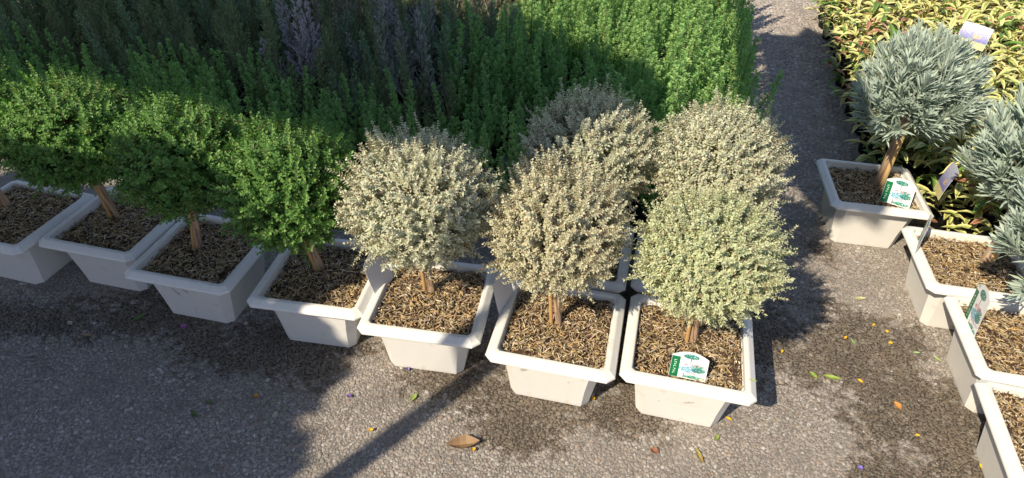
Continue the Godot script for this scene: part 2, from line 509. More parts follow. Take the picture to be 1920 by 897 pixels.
# ---------------------------------------------------------------- plant tags
func tag_image(kind: String) -> ImageTexture:
	var im := Image.create(128, 144, false, Image.FORMAT_RGB8)
	R.seed = 51
	if kind == "topiary":
		im.fill(Color(0.95, 0.95, 0.93))
		im.fill_rect(Rect2i(0, 32, 30, 112), Color(0.05, 0.42, 0.25))
		for i in 7:   # pale lettering running up the band
			var y := 128 - i * 11 - (4 if i > 2 else 0)
			im.fill_rect(Rect2i(10, y - 6, 9, 2), Color(0.88, 0.94, 0.88))
			im.fill_rect(Rect2i(10 + (i % 3) * 3, y - 6, 2, 7), Color(0.88, 0.94, 0.88))
		var blob := func(cx, cy, rx, ry, col, n, spread):
			for i in n:
				var a := rf(0, TAU)
				var r := sqrt(R.randf())
				var c: Color = col
				c = c.lightened(rf(0, spread)) if R.randf() < 0.5 else c.darkened(rf(0, spread))
				im.fill_rect(Rect2i(int(cx + cos(a) * r * rx), int(cy + sin(a) * r * ry), 3, 2), c)
		blob.call(80, 68, 38, 9, Color(0.86, 0.62, 0.68), 260, 0.3)
		blob.call(64, 94, 34, 17, Color(0.42, 0.68, 0.78), 520, 0.35)
		blob.call(66, 24, 27, 13, Color(0.13, 0.47, 0.42), 520, 0.35)
		im.fill_rect(Rect2i(66, 36, 3, 24), Color(0.3, 0.3, 0.25))
		for i in 26:   # spreading fronds
			var a := rf(-PI * 1.1, PI * 0.1)
			for s in 26:
				im.fill_rect(Rect2i(clampi(int(96 + cos(a) * s), 0, 125), clampi(int(84 + sin(a) * s * 0.9), 0, 141), 2, 2), Color(0.16, 0.5, 0.42).lightened(rf(0, 0.3)))
		blob.call(98, 92, 22, 12, Color(0.15, 0.45, 0.4), 260, 0.3)
		blob.call(88, 112, 36, 7, Color(0.82, 0.72, 0.76), 150, 0.25)
		blob.call(86, 132, 38, 9, Color(0.2, 0.55, 0.45), 330, 0.3)
		im.fill_rect(Rect2i(48, 118, 4, 24), Color(0.4, 0.42, 0.42))
		blob.call(14, 18, 8, 6, Color(0.65, 0.75, 0.68), 30, 0.2)
	else:
		im.fill(Color(0.80, 0.80, 0.86))
		for y in 144:
			for x in range(0, 128, 2):
				var t := y / 144.0
				var c := Color(0.80, 0.81, 0.88).lerp(Color(0.28, 0.27, 0.55), clampf((t - 0.15) * 1.3 + rf(-0.35, 0.35), 0, 1))
				if t > 0.72: c = Color(0.82, 0.78, 0.62).lerp(Color(0.75, 0.7, 0.42), R.randf())
				im.fill_rect(Rect2i(x, y, 2, 1), c)
		for i in 60:
			im.fill_rect(Rect2i(int(rf(60, 92)), int(rf(60, 84)), 5, 3), Color(0.83, 0.66, 0.4).lightened(rf(0, 0.3)))
	return ImageTexture.create_from_image(im)
func card_mesh(w: float, h: float, arch: float, bend: float, m: Material, thick: float) -> ArrayMesh:
	var st := SurfaceTool.new()
	st.begin(Mesh.PRIMITIVE_TRIANGLES)
	var N := 14
	var H := 8
	var pt := func(i, j, z):
		var x: float = -w / 2 + w * i / N
		var s := 2.0 * x / w
		var top := h + arch * (1.0 - s * s)
		var y: float = top * j / H
		return Vector3(x, y, z - bend * pow(y / h, 2.0))
	var put := func(p, uv, nn):
		st.set_normal(nn); st.set_uv(uv); st.add_vertex(p)
	for i in N:
		for j in H:
			for f in ([0.0, -thick] if thick > 0 else [0.0]):
				var a = pt.call(i, j, f); var b = pt.call(i, j + 1, f); var c = pt.call(i + 1, j + 1, f); var d = pt.call(i + 1, j, f)
				var nn := Vector3(0, 0, 1) if f == 0.0 else Vector3(0, 0, -1)
				var uv := func(p): return Vector2(p.x / w + 0.5, 1.0 - p.y / (h + arch))
				var order := [a, b, c, a, c, d] if f == 0.0 else [a, c, b, a, d, c]
				for p in order: put.call(p, uv.call(p), nn)
	if thick > 0:
		for i in N:
			for j in [0, H]:
				var a = pt.call(i, j, 0.0); var b = pt.call(i + 1, j, 0.0); var c = pt.call(i + 1, j, -thick); var d = pt.call(i, j, -thick)
				for p in [a, d, c, a, c, b]: put.call(p, Vector2.ZERO, Vector3.UP)
		for j in H:
			for i in [0, N]:
				var a = pt.call(i, j, 0.0); var b = pt.call(i, j + 1, 0.0); var c = pt.call(i, j + 1, -thick); var d = pt.call(i, j, -thick)
				for p in [a, b, c, a, c, d]: put.call(p, Vector2.ZERO, Vector3(-1 if i == 0 else 1, 0, 0))
	st.set_material(m)
	return st.commit()
func plant_tag(label: String, at: Vector3, basis_: Basis, w: float, h: float, arch: float, bend: float, print_m: Material, group := "printed plant tags"):
	var t := thing("plant_tag", label, "plant tag", at, 0.0, group)
	t.basis = basis_
	part("card", card_mesh(w, h, arch, bend, M.card, 0.0009), t)
	var f := part("printed_face", card_mesh(w * 0.985, h * 0.99, arch * 0.985, bend, print_m, 0.0), t)
	f.position = Vector3(0, 0.0006, 0.0005)

# ---------------------------------------------------------------- ground
var wet_noise: FastNoiseLite
var wet_fine: FastNoiseLite
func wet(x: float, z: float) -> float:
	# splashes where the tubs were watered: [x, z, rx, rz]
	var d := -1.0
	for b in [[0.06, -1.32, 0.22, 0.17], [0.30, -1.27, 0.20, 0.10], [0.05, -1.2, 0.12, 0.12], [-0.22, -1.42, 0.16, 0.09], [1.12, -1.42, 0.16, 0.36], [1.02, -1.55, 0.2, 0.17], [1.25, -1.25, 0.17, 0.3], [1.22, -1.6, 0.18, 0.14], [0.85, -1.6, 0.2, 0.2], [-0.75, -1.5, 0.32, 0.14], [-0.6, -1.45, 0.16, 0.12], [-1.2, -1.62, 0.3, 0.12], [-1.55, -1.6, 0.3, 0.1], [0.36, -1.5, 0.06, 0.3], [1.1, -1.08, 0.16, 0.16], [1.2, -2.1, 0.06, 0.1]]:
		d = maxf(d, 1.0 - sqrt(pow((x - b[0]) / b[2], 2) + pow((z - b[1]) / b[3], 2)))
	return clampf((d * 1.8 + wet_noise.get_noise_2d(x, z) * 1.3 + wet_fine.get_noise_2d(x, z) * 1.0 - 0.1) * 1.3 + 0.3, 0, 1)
func ground():
	wet_noise = noise(5.0, 31); wet_fine = noise(28.0, 32, 2)
	var nz := noise(3.0, 33); var fine := noise(90.0, 34, 3)
	# wide sheet reaching the horizon
	var g := MeshInstance3D.new()
	var pm := PlaneMesh.new()
	pm.size = Vector2(160, 160)
	g.mesh = pm; g.name = "ground"
	var far := mat(0.95, false, Color(0.50, 0.475, 0.45))
	var nt := NoiseTexture2D.new()
	nt.width = 512; nt.height = 512; nt.seamless = true
	nt.noise = noise(0.09, 8, 4)
	var gr := Gradient.new()
	gr.set_color(0, Color(0.30, 0.28, 0.27)); gr.set_color(1, Color(0.66, 0.62, 0.58))
	nt.color_ramp = gr
	far.albedo_color = Color.WHITE; far.albedo_texture = nt
	far.uv1_triplanar = true; far.uv1_world_triplanar = true; far.uv1_scale = Vector3.ONE * 1.6
	g.material_override = far
	g.set_meta("kind", "structure"); g.set_meta("label", "exposed aggregate paving of the nursery yard")
	add_child(g)
	g.position = Vector3(0, -0.006, 0)
	# paving under the stones, with the damp patches
	var N := 1024
	var S := 6.0
	var im := Image.create(N, N, false, Image.FORMAT_RGB8)
	for j in N:
		for i in N:
			var x := -3.0 + S * (i + 0.5) / N
			var z := -5.5 + S * (j + 0.5) / N
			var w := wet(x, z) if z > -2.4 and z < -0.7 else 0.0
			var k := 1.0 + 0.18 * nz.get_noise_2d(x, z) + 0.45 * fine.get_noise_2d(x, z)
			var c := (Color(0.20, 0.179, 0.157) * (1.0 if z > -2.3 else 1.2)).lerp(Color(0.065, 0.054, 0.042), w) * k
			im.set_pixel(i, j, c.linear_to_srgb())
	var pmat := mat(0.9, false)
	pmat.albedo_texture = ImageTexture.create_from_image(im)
	var p2 := MeshInstance3D.new()
	var pl := PlaneMesh.new()
	pl.size = Vector2(S, S)
	p2.mesh = pl; p2.name = "paving"
	p2.material_override = pmat
	p2.position = Vector3(0, 0.0, -2.5)
	p2.set_meta("kind", "structure"); p2.set_meta("label", "grey aggregate paving with damp patches around the tubs")
	add_child(p2)
	# the stones of the aggregate
	var stones := []
	for k in 3:
		R.seed = 77 + k
		var b := MB.new()
		var rr := []
		for lv in [[1.0, -0.3], [0.86, 0.2], [0.5, 0.42]]:
			var ring := []
			for s in 7:
				var a: float = TAU * s / 7 + rf(-0.25, 0.25)
				var r: float = lv[0] * rf(0.78, 1.15)
				ring.append(Vector3(cos(a) * r, lv[1] * rf(0.8, 1.2), sin(a) * r))
			rr.append(ring)
		var top := Vector3(rf(-0.2, 0.2), rf(0.44, 0.55), rf(-0.2, 0.2))
		for s in 7:
			var t := (s + 1) % 7
			b.quad(rr[0][s], rr[1][s], rr[1][t], rr[0][t], Color.WHITE)
			b.quad(rr[1][s], rr[2][s], rr[2][t], rr[1][t], Color.WHITE)
			b.tri(rr[2][s], top, rr[2][t], Color.WHITE, Color.WHITE, Color.WHITE)
		stones.append(b)
	R.seed = 99
	var lists := {}
	for w in ["dry", "damp"]:
		for k in 3: lists[w + str(k)] = []
	var fieldp := func(x0, x1, z0, z1, step, small):
		var z: float = z0
		while z > z1:
			var x: float = x0
			while x < x1:
				var px: float = x + rf(-0.6, 0.6) * step
				var pz: float = z + rf(-0.6, 0.6) * step
				x += step
				var w := wet(px, pz) if pz > -2.4 else 0.0
				var r: float = step * (rf(0.4, 0.72) if R.randf() < 0.85 else rf(0.72, 1.15))
				if R.randf() < 0.14: r *= 0.6
				var c := mixc(Color(0.25, 0.221, 0.19), Color(0.335, 0.298, 0.256), R.randf())
				var pick := R.randf()
				if pick < 0.06: c = Color(0.42, 0.39, 0.355)
				elif pick < 0.14: c = Color(0.19, 0.17, 0.15)
				elif pick < 0.2: c = Color(0.28, 0.215, 0.165)
				c = jit(c, 0.1)
				if pz < -2.3: c = c * 1.2   # paler stones from the path onwards
				c = c * (1.0 + 0.22 * nz.get_noise_2d(px * 2, pz * 2))
				var dampness := w
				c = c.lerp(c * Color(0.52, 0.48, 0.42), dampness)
				c.a = 1
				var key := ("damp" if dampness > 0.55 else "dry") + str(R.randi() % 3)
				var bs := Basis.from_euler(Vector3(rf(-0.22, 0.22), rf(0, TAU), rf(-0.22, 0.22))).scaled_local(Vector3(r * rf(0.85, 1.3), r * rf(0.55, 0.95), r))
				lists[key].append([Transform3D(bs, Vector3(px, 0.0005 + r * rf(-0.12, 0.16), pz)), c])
			z -= step
	fieldp.call(-1.95, 1.75, -0.72, -2.25, 0.0064, false)
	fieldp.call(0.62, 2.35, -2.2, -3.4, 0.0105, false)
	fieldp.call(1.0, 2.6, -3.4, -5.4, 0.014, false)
	for key in lists:
		var L: Array = lists[key]
		if L.is_empty(): continue
		var mm := MultiMesh.new()
		mm.transform_format = MultiMesh.TRANSFORM_3D
		mm.use_colors = true
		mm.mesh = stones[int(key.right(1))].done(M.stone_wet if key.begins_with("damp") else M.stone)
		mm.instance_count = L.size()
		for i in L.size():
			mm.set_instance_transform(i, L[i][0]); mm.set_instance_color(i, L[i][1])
		var mi := MultiMeshInstance3D.new()
		mi.multimesh = mm
		mi.name = numbered("aggregate_stones")
		mi.set_meta("kind", "stuff"); mi.set_meta("category", "gravel")
		mi.set_meta("label", ("damp dark" if key.begins_with("damp") else "dry pale grey") + " aggregate stones set in the paving")
		mi.set_meta("group", "stones of the paving")
		add_child(mi)

# ---------------------------------------------------------------- litter
func litter_mesh(l: float, w: float, curl: float, ca: Color, cb: Color, seed_: int, pointed := 1.0) -> ArrayMesh:
	R.seed = seed_
	var b := MB.new()
	var rows := []
	for i in 6:
		var t := i / 5.0
		var hw := w * 0.5 * pow(maxf(sin(PI * clampf(t * 0.96 + 0.03, 0, 1)), 0.0), pointed)
		var row := []
		for j in 5:
			var s := (j - 2) / 2.0
			row.append(Vector3(s * hw + rf(-0.03, 0.03) * w, 0.002 + curl * (s * s * hw * 1.2 + (t - 0.5) * (t - 0.5) * l * 0.9) + rf(0, 0.05) * w, (t - 0.5) * l))
		rows.append(row)
	for i in 5:
		for j in 4:
			b.quad(rows[i][j], rows[i + 1][j], rows[i + 1][j + 1], rows[i][j + 1], jit(mixc(ca, cb, R.randf()), 0.1))
	return b.done(M.litter)
func litter(called: String, label: String, category: String, x: float, z: float, l: float, w: float, curl: float, yaw: float, ca: Color, cb: Color, k: int, group := ""):
	var o := part(called, litter_mesh(l, w, curl, ca, cb, 500 + k), self)
	o.name = numbered(called)
	tag(o, label, category, group)
	o.position = Vector3(x, 0.004, z)
	o.rotation.y = yaw
	if category == "flower": o.scale = Vector3.ONE * 0.65
	if category == "leaf" and l < 0.08: o.scale = Vector3.ONE * 0.85

func _ready():
	# ------------------------------------------------ camera, sky, sun, exposure
	var cam := Camera3D.new()
	cam.name = "camera"
	add_child(cam)
	cam.position = Vector3(0, 1.6009, 0)
	cam.rotation = Vector3(deg_to_rad(-37.289), 0, deg_to_rad(1.883))
	cam.fov = 38.5
	cam.near = 0.05; cam.far = 300
	cam.current = true
	var env := Environment.new()
	env.background_mode = Environment.BG_SKY
	var sm := ProceduralSkyMaterial.new()
	sm.sky_top_color = Color(0.40, 0.47, 0.60)
	sm.sky_horizon_color = Color(0.74, 0.76, 0.80)
	sm.sky_curve = 0.12
	sm.ground_bottom_color = Color(0.22, 0.2, 0.18)
	sm.ground_horizon_color = Color(0.55, 0.58, 0.6)
	sm.energy_multiplier = 1.4
	var sky := Sky.new()
	sky.sky_material = sm
	env.sky = sky
	env.tonemap_mode = Environment.TONE_MAPPER_LINEAR
	env.tonemap_exposure = 1.3
	env.sdfgi_enabled = true; env.ssao_enabled = true; env.ssil_enabled = true
	var we := WorldEnvironment.new()
	we.name = "world_environment"
	we.environment = env
	add_child(we)
	var sun := DirectionalLight3D.new()
	sun.name = "sun"
	add_child(sun)
	var az := deg_to_rad(SUN_AZ)
	var el := deg_to_rad(SUN_EL)
	sun.look_at_from_position(Vector3.ZERO, Vector3(sin(az) * cos(el), -sin(el), -cos(az) * cos(el)))
	sun.light_color = Color(1.0, 0.945, 0.855)
	sun.light_energy = 1.55
	sun.light_angular_distance = 0.55
	sun.shadow_enabled = true

	# ------------------------------------------------ materials
	M.plastic = mat(0.42, false, Color(0.89, 0.88, 0.85))
	var dn := NoiseTexture2D.new()
	dn.width = 512; dn.height = 512; dn.seamless = true
	dn.noise = noise(0.012, 17, 5)
	var dg := Gradient.new()
	dg.offsets = PackedFloat32Array([0.0, 0.16, 0.3, 1.0])
	dg.colors = PackedColorArray([Color(0.93, 0.90, 0.86), Color(0.975, 0.965, 0.95), Color(1, 1, 1), Color(0.985, 0.985, 0.98)])
	dn.color_ramp = dg
	M.plastic.albedo_texture = dn
	M.plastic.uv1_triplanar = true; M.plastic.uv1_world_triplanar = true; M.plastic.uv1_scale = Vector3.ONE * 2.3
	M.mulch = mat(0.85)
	M.bark = mat(0.85)
	M.variegated = leafmat(0.6, Color(0.55, 0.56, 0.36))
	M.variegated_pink = leafmat(0.6, Color(0.55, 0.52, 0.36), Color(1.0, 0.98, 0.955))
	M.variegated_lime = leafmat(0.6, Color(0.52, 0.57, 0.32), Color(0.98, 1.0, 0.935))
	M.green = leafmat(0.45, Color(0.66, 0.8, 0.28))
	M.hedge = leafmat(0.5, Color(0.62, 0.8, 0.25))
	M.conifer = leafmat(0.65, Color(0.2, 0.2, 0.2))
	M.lavender = leafmat(0.7, Color(0.25, 0.28, 0.22))
	M.bedleaf = leafmat(0.42, Color(0.4, 0.4, 0.15))
	M.litter = leafmat(0.6, Color(0.3, 0.3, 0.2))
	M.stone = mat(0.9)
	M.stone_wet = mat(0.38)
	M.blackpot = mat(0.5, false, Color(0.05, 0.05, 0.052))
	M.card = mat(0.45, false, Color(0.86, 0.86, 0.86))
	M.print_topiary = mat(0.4, false)
	M.print_topiary.albedo_texture = tag_image("topiary")
	M.print_flower = mat(0.4, false)
	M.print_flower.albedo_texture = tag_image("flower")
	M.canvas = mat(0.9, false, Color(0.45, 0.46, 0.44))
	M.canvas.cull_mode = BaseMaterial3D.CULL_DISABLED
	M.timber = mat(0.8, false, Color(0.42, 0.3, 0.2))

	# ------------------------------------------------ ground
	ground()
	print("ground ", Time.get_ticks_msec())

	# ------------------------------------------------ hedging block
	nursery_pot = lathe([[0.068, 0.0], [0.07, 0.002], [0.084, 0.15], [0.09, 0.151], [0.091, 0.17], [0.086, 0.171], [0.082, 0.15], [0.0, 0.148]], 18, M.blackpot)
	var hm := []
	for k in 6: hm.append(hedge_mesh(200 + k))
	var gm := []
	for k in 5: gm.append(conifer_mesh(230 + k, [Color(0.40, 0.375, 0.38), Color(0.27, 0.30, 0.25), Color(0.25, 0.26, 0.18)][k % 3], [Color(0.56, 0.52, 0.54), Color(0.36, 0.39, 0.34), Color(0.36, 0.35, 0.26)][k % 3], 0.11, 0.85))
	var om := []
	for k in 3: om.append(conifer_mesh(260 + k, [Color(0.15, 0.24, 0.09), Color(0.15, 0.22, 0.09), Color(0.13, 0.25, 0.13)][k], [Color(0.25, 0.33, 0.14), Color(0.24, 0.31, 0.13), Color(0.22, 0.34, 0.18)][k], 0.14, 1.05))
	var see := cam.transform.affine_inverse()
	for r in 14:
		for c in 22:
			R.seed = 4000 + r * 40 + c
			var u := 0.075 - c * 0.19 + rf(-0.025, 0.025)
			var w := 0.70 + r * 0.185 + rf(-0.02, 0.02)
			var at := grid(u, w)
			var lo := see * (at + Vector3(0, 0.1, 0))
			var hi := see * (at + Vector3(0, 0.85, 0))
			if absf(lo.x) > -lo.z * 0.84 or lo.y > -lo.z * 0.36: continue
			if c > 4 and (see * (at + Vector3(0, 0.72, 0))).y > -hi.z * 0.52 and r > 9: continue
			var kind := "hedge"
			if u < -0.95 - (0.12 if r < 5 else 0.0) and r >= 2: kind = "grey"
			if kind == "grey" and  (R.randf() < 0.7 or u < -2.0): kind = "olive"
			var mesh: ArrayMesh
			var o: Node3D
			var sc := 1.0
			if kind == "hedge":
				o = thing("hedging_shrub", "leafy green hedging shrub, %s from the path in row %s counted from the tubs" % [ORD[c], ORD[r]], "shrub", at, rf(0, TAU), "green hedging shrubs in the block behind the tubs")
				mesh = hm[R.randi() % 6]
				sc = rf(0.66, 0.8) if r < 3 else rf(0.8, 0.98)
				if u > -0.45: sc = rf(0.8, 1.06) if c > 1 else rf(0.95, 1.1)
			elif kind == "grey":
				o = thing("grey_conifer", "feathery purplish grey conifer, %s from the path in row %s counted from the tubs" % [ORD[c], ORD[r]], "conifer", at, rf(0, TAU), "grey feathery conifers behind the hedging shrubs")
				mesh = gm[R.randi() % 5]
				sc = rf(0.85, 1.15)
			else:
				o = thing("green_conifer", "bushy dark green conifer, %s from the path in row %s counted from the tubs" % [ORD[c], ORD[r]], "conifer", at, rf(0, TAU), "dark green conifers at the back left")
				mesh = om[R.randi() % 3]
				sc = rf(0.75, 1.02)
			o.scale = Vector3.ONE * sc
			o.basis = Basis.from_euler(Vector3(rf(-0.05, 0.05), 0, rf(-0.05, 0.05))) * o.basis
			part("nursery_pot", nursery_pot, o)
			part("foliage", mesh, o)
	print("hedge ", Time.get_ticks_msec())

	# ------------------------------------------------ tubs with ball-headed shrubs
	make_tub_meshes()
	var vc := []
	for k in 3: vc.append(ball_crown(20 + k, 0.2, 0.185, 3300, 0.0132, 0.0057, "variegated", 0.24, 0.5))
	var gc := []
	for k in 2: gc.append(ball_crown(30 + k, 0.2, 0.188, 2300, 0.0150, 0.0092, "green", 0.2, 0.3))
	print("crowns ", Time.get_ticks_msec())
	ball_shrub("dark green ball shrub in the leftmost tub, cut off by the left edge", Vector3(-1.7033, 0, -1.885), -13.6, gc[1], Vector3(-1.775, 0.54, -1.93), Vector3(-1.768, 0, -1.939), 0)
	ball_shrub("green ball shrub with its top left in sun, second tub from the left", Vector3(-1.3398, 0, -1.8651), -12.1, gc[0], Vector3(-1.374, 0.53, -1.87), Vector3(-1.369, 0, -1.907), 1, Vector3(1.05, 0.93, 1.05))
	var t2 = ball_shrub("shaded dark green ball shrub, third tub from the left", Vector3(-0.9929, 0, -1.7252), -11.4, gc[1], Vector3(-0.98, 0.535, -1.735), Vector3(-1.025, 0, -1.751), 2, Vector3(0.98, 0.95, 0.98))
	ball_shrub("round leaved green ball shrub half in sun, left of the cream ones", Vector3(-0.585, 0, -1.6302), -7.5, gc[0], Vector3(-0.645, 0.505, -1.65), Vector3(-0.602, 0, -1.671), 3, Vector3(0.98, 1.04, 0.98))
	ball_shrub("cream variegated ball shrub next to the round leaved green one", Vector3(-0.237, 0, -1.5352), -7.5, vc[0], Vector3(-0.257, 0.538, -1.545), Vector3(-0.244, 0, -1.579), 4, Vector3(1.0, 0.93, 1.0))
	var t5 = ball_shrub("pinkish cream ball shrub in the front row without a picture tag", Vector3(0.1449, 0, -1.4326), -11.6, vc[1], Vector3(0.115, 0.532, -1.445), Vector3(0.142, 0, -1.456), 5, Vector3(0.87, 0.90, 0.87), M.variegated_pink)
	var t6 = ball_shrub("cream green ball shrub in the frontmost tub with the picture tag", Vector3(0.512, 0, -1.3741), -12.3, vc[2], Vector3(0.508, 0.51, -1.384), Vector3(0.528, 0, -1.398), 6, Vector3(0.90, 0.80, 0.90), M.variegated_lime)
	ball_shrub("grey cream ball shrub partly in shade, behind the pinkish cream one", Vector3(0.215, 0, -1.797), -12.0, vc[2], Vector3(0.222, 0.555, -1.80), Vector3(0.22, 0, -1.80), 7, Vector3(0.94, 0.93, 0.94))
	ball_shrub("cream ball shrub in the second row beside the path", Vector3(0.585, 0, -1.742), -12.0, vc[0], Vector3(0.60, 0.555, -1.75), Vector3(0.60, 0, -1.75), 8, Vector3(0.95, 0.93, 0.95))

	var brown := scuff_material(Color(0.42, 0.30, 0.20, 0.55), 71)
	var grime := scuff_material(Color(0.26, 0.23, 0.19, 0.7), 72)
	scuff(t2, -0.035, 0.13, 0.06, 0.014, -1.0, grime)
	scuff(t2, 0.0, 0.145, 0.045, 0.012, -0.9, grime)
	scuff(t5, -0.075, 0.14, 0.03, 0.02, 0.4, brown)
	scuff(t5, 0.055, 0.12, 0.012, 0.006, 0.4, grime)
	scuff(t6, 0.02, 0.11, 0.04, 0.012, 0.35, brown)
	scuff(t6, -0.06, 0.09, 0.008, 0.006, 0.0, grime)

	# ------------------------------------------------ lavender standards on the right
	make_lavender()
	lavender("lavender standard in the farthest right hand tub, beside the path", Vector3(1.3778, 0, -2.2448), -9.0, Vector3(1.415, 0.59, -2.27), Vector3(1.419, 0, -2.297), 0.20, 0.18, 9, 220)
	lavender("lavender standard in the second right hand tub, with a thick leaning stem", Vector3(1.5249, 0, -1.7857), -10.3, Vector3(1.62, 0.575, -1.83), Vector3(1.578, 0, -1.809), 0.205, 0.19, 10, 220)
	lavender("lavender standard in the third right hand tub, its head at the right edge", Vector3(1.4962, 0, -1.4204), -11.3, Vector3(1.545, 0.52, -1.47), Vector3(1.545, 0, -1.46), 0.215, 0.19, 11, 170)
	lavender("lavender standard in the nearest right hand tub, cut off by the frame", Vector3(1.405, 0, -1.0678), -13.5, Vector3(1.50, 0.57, -1.10), Vector3(1.47, 0, -1.10), 0.2, 0.185, 12, 120)
	print("lavender ", Time.get_ticks_msec())

	# ------------------------------------------------ variegated bed
	make_bed_leaves()
	for r in 16:
		for c in 10:
			R.seed = 6000 + r * 30 + c
			var u := 0.84 + c * 0.19 + rf(-0.02, 0.02)
			var w := 0.78 + r * 0.19 + rf(-0.02, 0.02)
			var at := grid(u, w)
			if w < 1.30 and u < 0.94: continue
			if w < 0.92 and u < 1.14: continue
			var lo := see * (at + Vector3(0, 0.2, 0))
			if absf(lo.x) > -lo.z * 0.82 or lo.y > -lo.z * 0.42: continue
			var near := w < 2.0
			bed_plant("yellow variegated leafy plant, %s from the path in row %s of the right hand bed" % [ORD[c], ORD[r]], at, rf(0.40, 0.48) if r < 4 else rf(0.33, 0.42), (125 if c == 0 else 100) if near else 80, 0.14 if c == 0 and r > 5 else (0.02 if r < 9 else 0.06), 0.30 if c == 0 else 0.12, "variegated plants in the right hand bed", c == 0 or r < 4)
	print("bed ", Time.get_ticks_msec())

	var sk := thing("timber_stake", "brown timber stake standing among the far leaves of the right hand bed", "stake", Vector3(1.97, 0, -3.85))
	var skm := MB.new()
	skm.twig(Vector3.ZERO, Vector3(0.02, 0.62, 0.01), 0.016, 0.015, Color(0.24, 0.14, 0.085), 8)
	part("shaft", skm.done(M.bark), sk)
	var skt := MB.new()
	skt.twig(Vector3(0.02, 0.62, 0.01), Vector3(0.021, 0.635, 0.01), 0.015, 0.006, Color(0.30, 0.19, 0.12), 8)
	part("tip", skt.done(M.bark), sk)
	# ------------------------------------------------ tags
	var yawb := func(deg: float, lean: float, roll := 0.0) -> Basis:
		return Basis(Vector3.UP, deg_to_rad(deg)) * Basis(Vector3.RIGHT, deg_to_rad(-lean)) * Basis(Vector3.BACK, deg_to_rad(roll))
	plant_tag("picture tag with green band standing in the frontmost tub", Vector3(0.482, 0.198, -1.248), yawb.call(-11.0, 24.0, -2.0), 0.098, 0.060, 0.014, 0.004, M.print_topiary)
	plant_tag("picture tag with green band in the farthest lavender tub", Vector3(1.413, 0.2, -2.125), yawb.call(-14.0, 38.0, -9.0), 0.105, 0.085, 0.018, 0.004, M.print_topiary)
	plant_tag("picture tag seen edge on in the second lavender tub", Vector3(1.375, 0.2, -1.86), yawb.call(-120.0, -2.0, 0.0), 0.095, 0.115, 0.018, 0.004, M.print_topiary)
	plant_tag("picture tag at the left rim of the third lavender tub", Vector3(1.358, 0.2, -1.478), yawb.call(-104.0, -4.0, 6.0), 0.10, 0.125, 0.02, 0.004, M.print_topiary)
	plant_tag("grey backed tag leaning over the rim of the cream shrub beside the green ones", Vector3(-0.385, 0.2, -1.575), yawb.call(-113.0, -20.0, 0.0), 0.10, 0.11, 0.018, 0.006, M.print_topiary)
	plant_tag("grey backed tag leaning over the rim of the pinkish cream shrub", Vector3(-0.008, 0.2, -1.51), yawb.call(-115.0, -16.0, 0.0), 0.10, 0.11, 0.018, 0.006, M.print_topiary)
	plant_tag("purple flower tag tilted among the yellow leaves at the far right", Vector3(2.16, 0.40, -3.22), yawb.call(-28.0, 34.0, -8.0), 0.13, 0.11, 0.002, 0.003, M.print_flower, "flower tags in the bed")
	plant_tag("purple flower tag standing between the two nearest lavender heads", Vector3(1.55, 0.25, -2.13), yawb.call(-105.0, 4.0, 0.0), 0.085, 0.12, 0.004, 0.014, M.print_flower, "flower tags in the bed")

	# ------------------------------------------------ things outside the frame that shade the yard
	shade_makers()

	# ------------------------------------------------ fallen petals and leaves
	var Y := Color(0.70, 0.48, 0.05)
	var Y2 := Color(0.70, 0.40, 0.02)
	var k := 0
	for a in [[-0.377, -1.188, "yellow petal beside the long thin shadow"], [1.104, -1.613, "yellow petal next to the green sliver on the right"], [1.256, -1.649, "yellow petal near the right tubs, farther of the close pair"], [1.245, -1.595, "yellow petal near the right tubs, nearer of the close pair"], [1.223, -1.678, "farthest yellow petal, pale, by the right hand tubs"], [0.875, -1.541, "yellow petal lying in the shadow of the frontmost shrub"], [0.641, -1.268, "yellow petal by the right foot of the frontmost tub"], [1.169, -1.232, "largest bright yellow petal at the lower right"], [1.299, -1.134, "yellow petal beside the nearest right hand tub"], [1.082, -1.428, "yellow petal right of the two joined green leaves"], [0.255, -1.326, "yellow petal between the two frontmost tubs"], [-0.086, -1.135, "yellow petal lying against the brown leaf"]]:
		R.seed = 800 + k
		litter("fallen_petal", a[2], "petal", a[0], a[1], rf(0.011, 0.019), rf(0.007, 0.011), 1.4, rf(0, TAU), Y, Y2, k, "fallen yellow petals")
		k += 1
	litter("fallen_petal", "orange petal on the damp paving at the lower right", "petal", 1.158, -1.337, 0.03, 0.02, 0.6, 0.3, Color(0.6, 0.27, 0.06), Color(0.5, 0.2, 0.05), 30)
	litter("fallen_petal", "orange petal on the shaded paving at the left", "petal", -0.731, -1.296, 0.018, 0.015, 0.6, 1.3, Color(0.6, 0.30, 0.06), Color(0.5, 0.25, 0.05), 31)
	litter("fallen_flower", "pink purple flower on the shaded paving below the third tub", "flower", -1.049, -1.564, 0.03, 0.026, 1.2, 0.4, Color(0.45, 0.10, 0.45), Color(0.6, 0.22, 0.6), 32)
	litter("fallen_flower", "dark purple flower scrap at the edge of the big shadow", "flower", -0.461, -1.305, 0.024, 0.018, 1.2, 1.4, Color(0.10, 0.06, 0.22), Color(0.2, 0.12, 0.36), 33)
	litter("fallen_flower", "pale purple flower scrap at the foot of the cream shrub's tub", "flower", -0.305, -1.418, 0.026, 0.016, 1.0, 0.2, Color(0.3, 0.24, 0.5), Color(0.2, 0.14, 0.4), 34)
	litter("fallen_flower", "blue purple flower scrap at the bottom edge on the right", "flower", 0.963, -1.118, 0.024, 0.018, 1.2, 0.9, Color(0.14, 0.1, 0.4), Color(0.3, 0.25, 0.6), 35)
	litter("fallen_leaf", "long brown curled leaf in front of the cream shrubs", "leaf", -0.115, -1.152, 0.09, 0.045, 0.55, 1.75, Color(0.30, 0.19, 0.10), Color(0.24, 0.15, 0.08), 36)
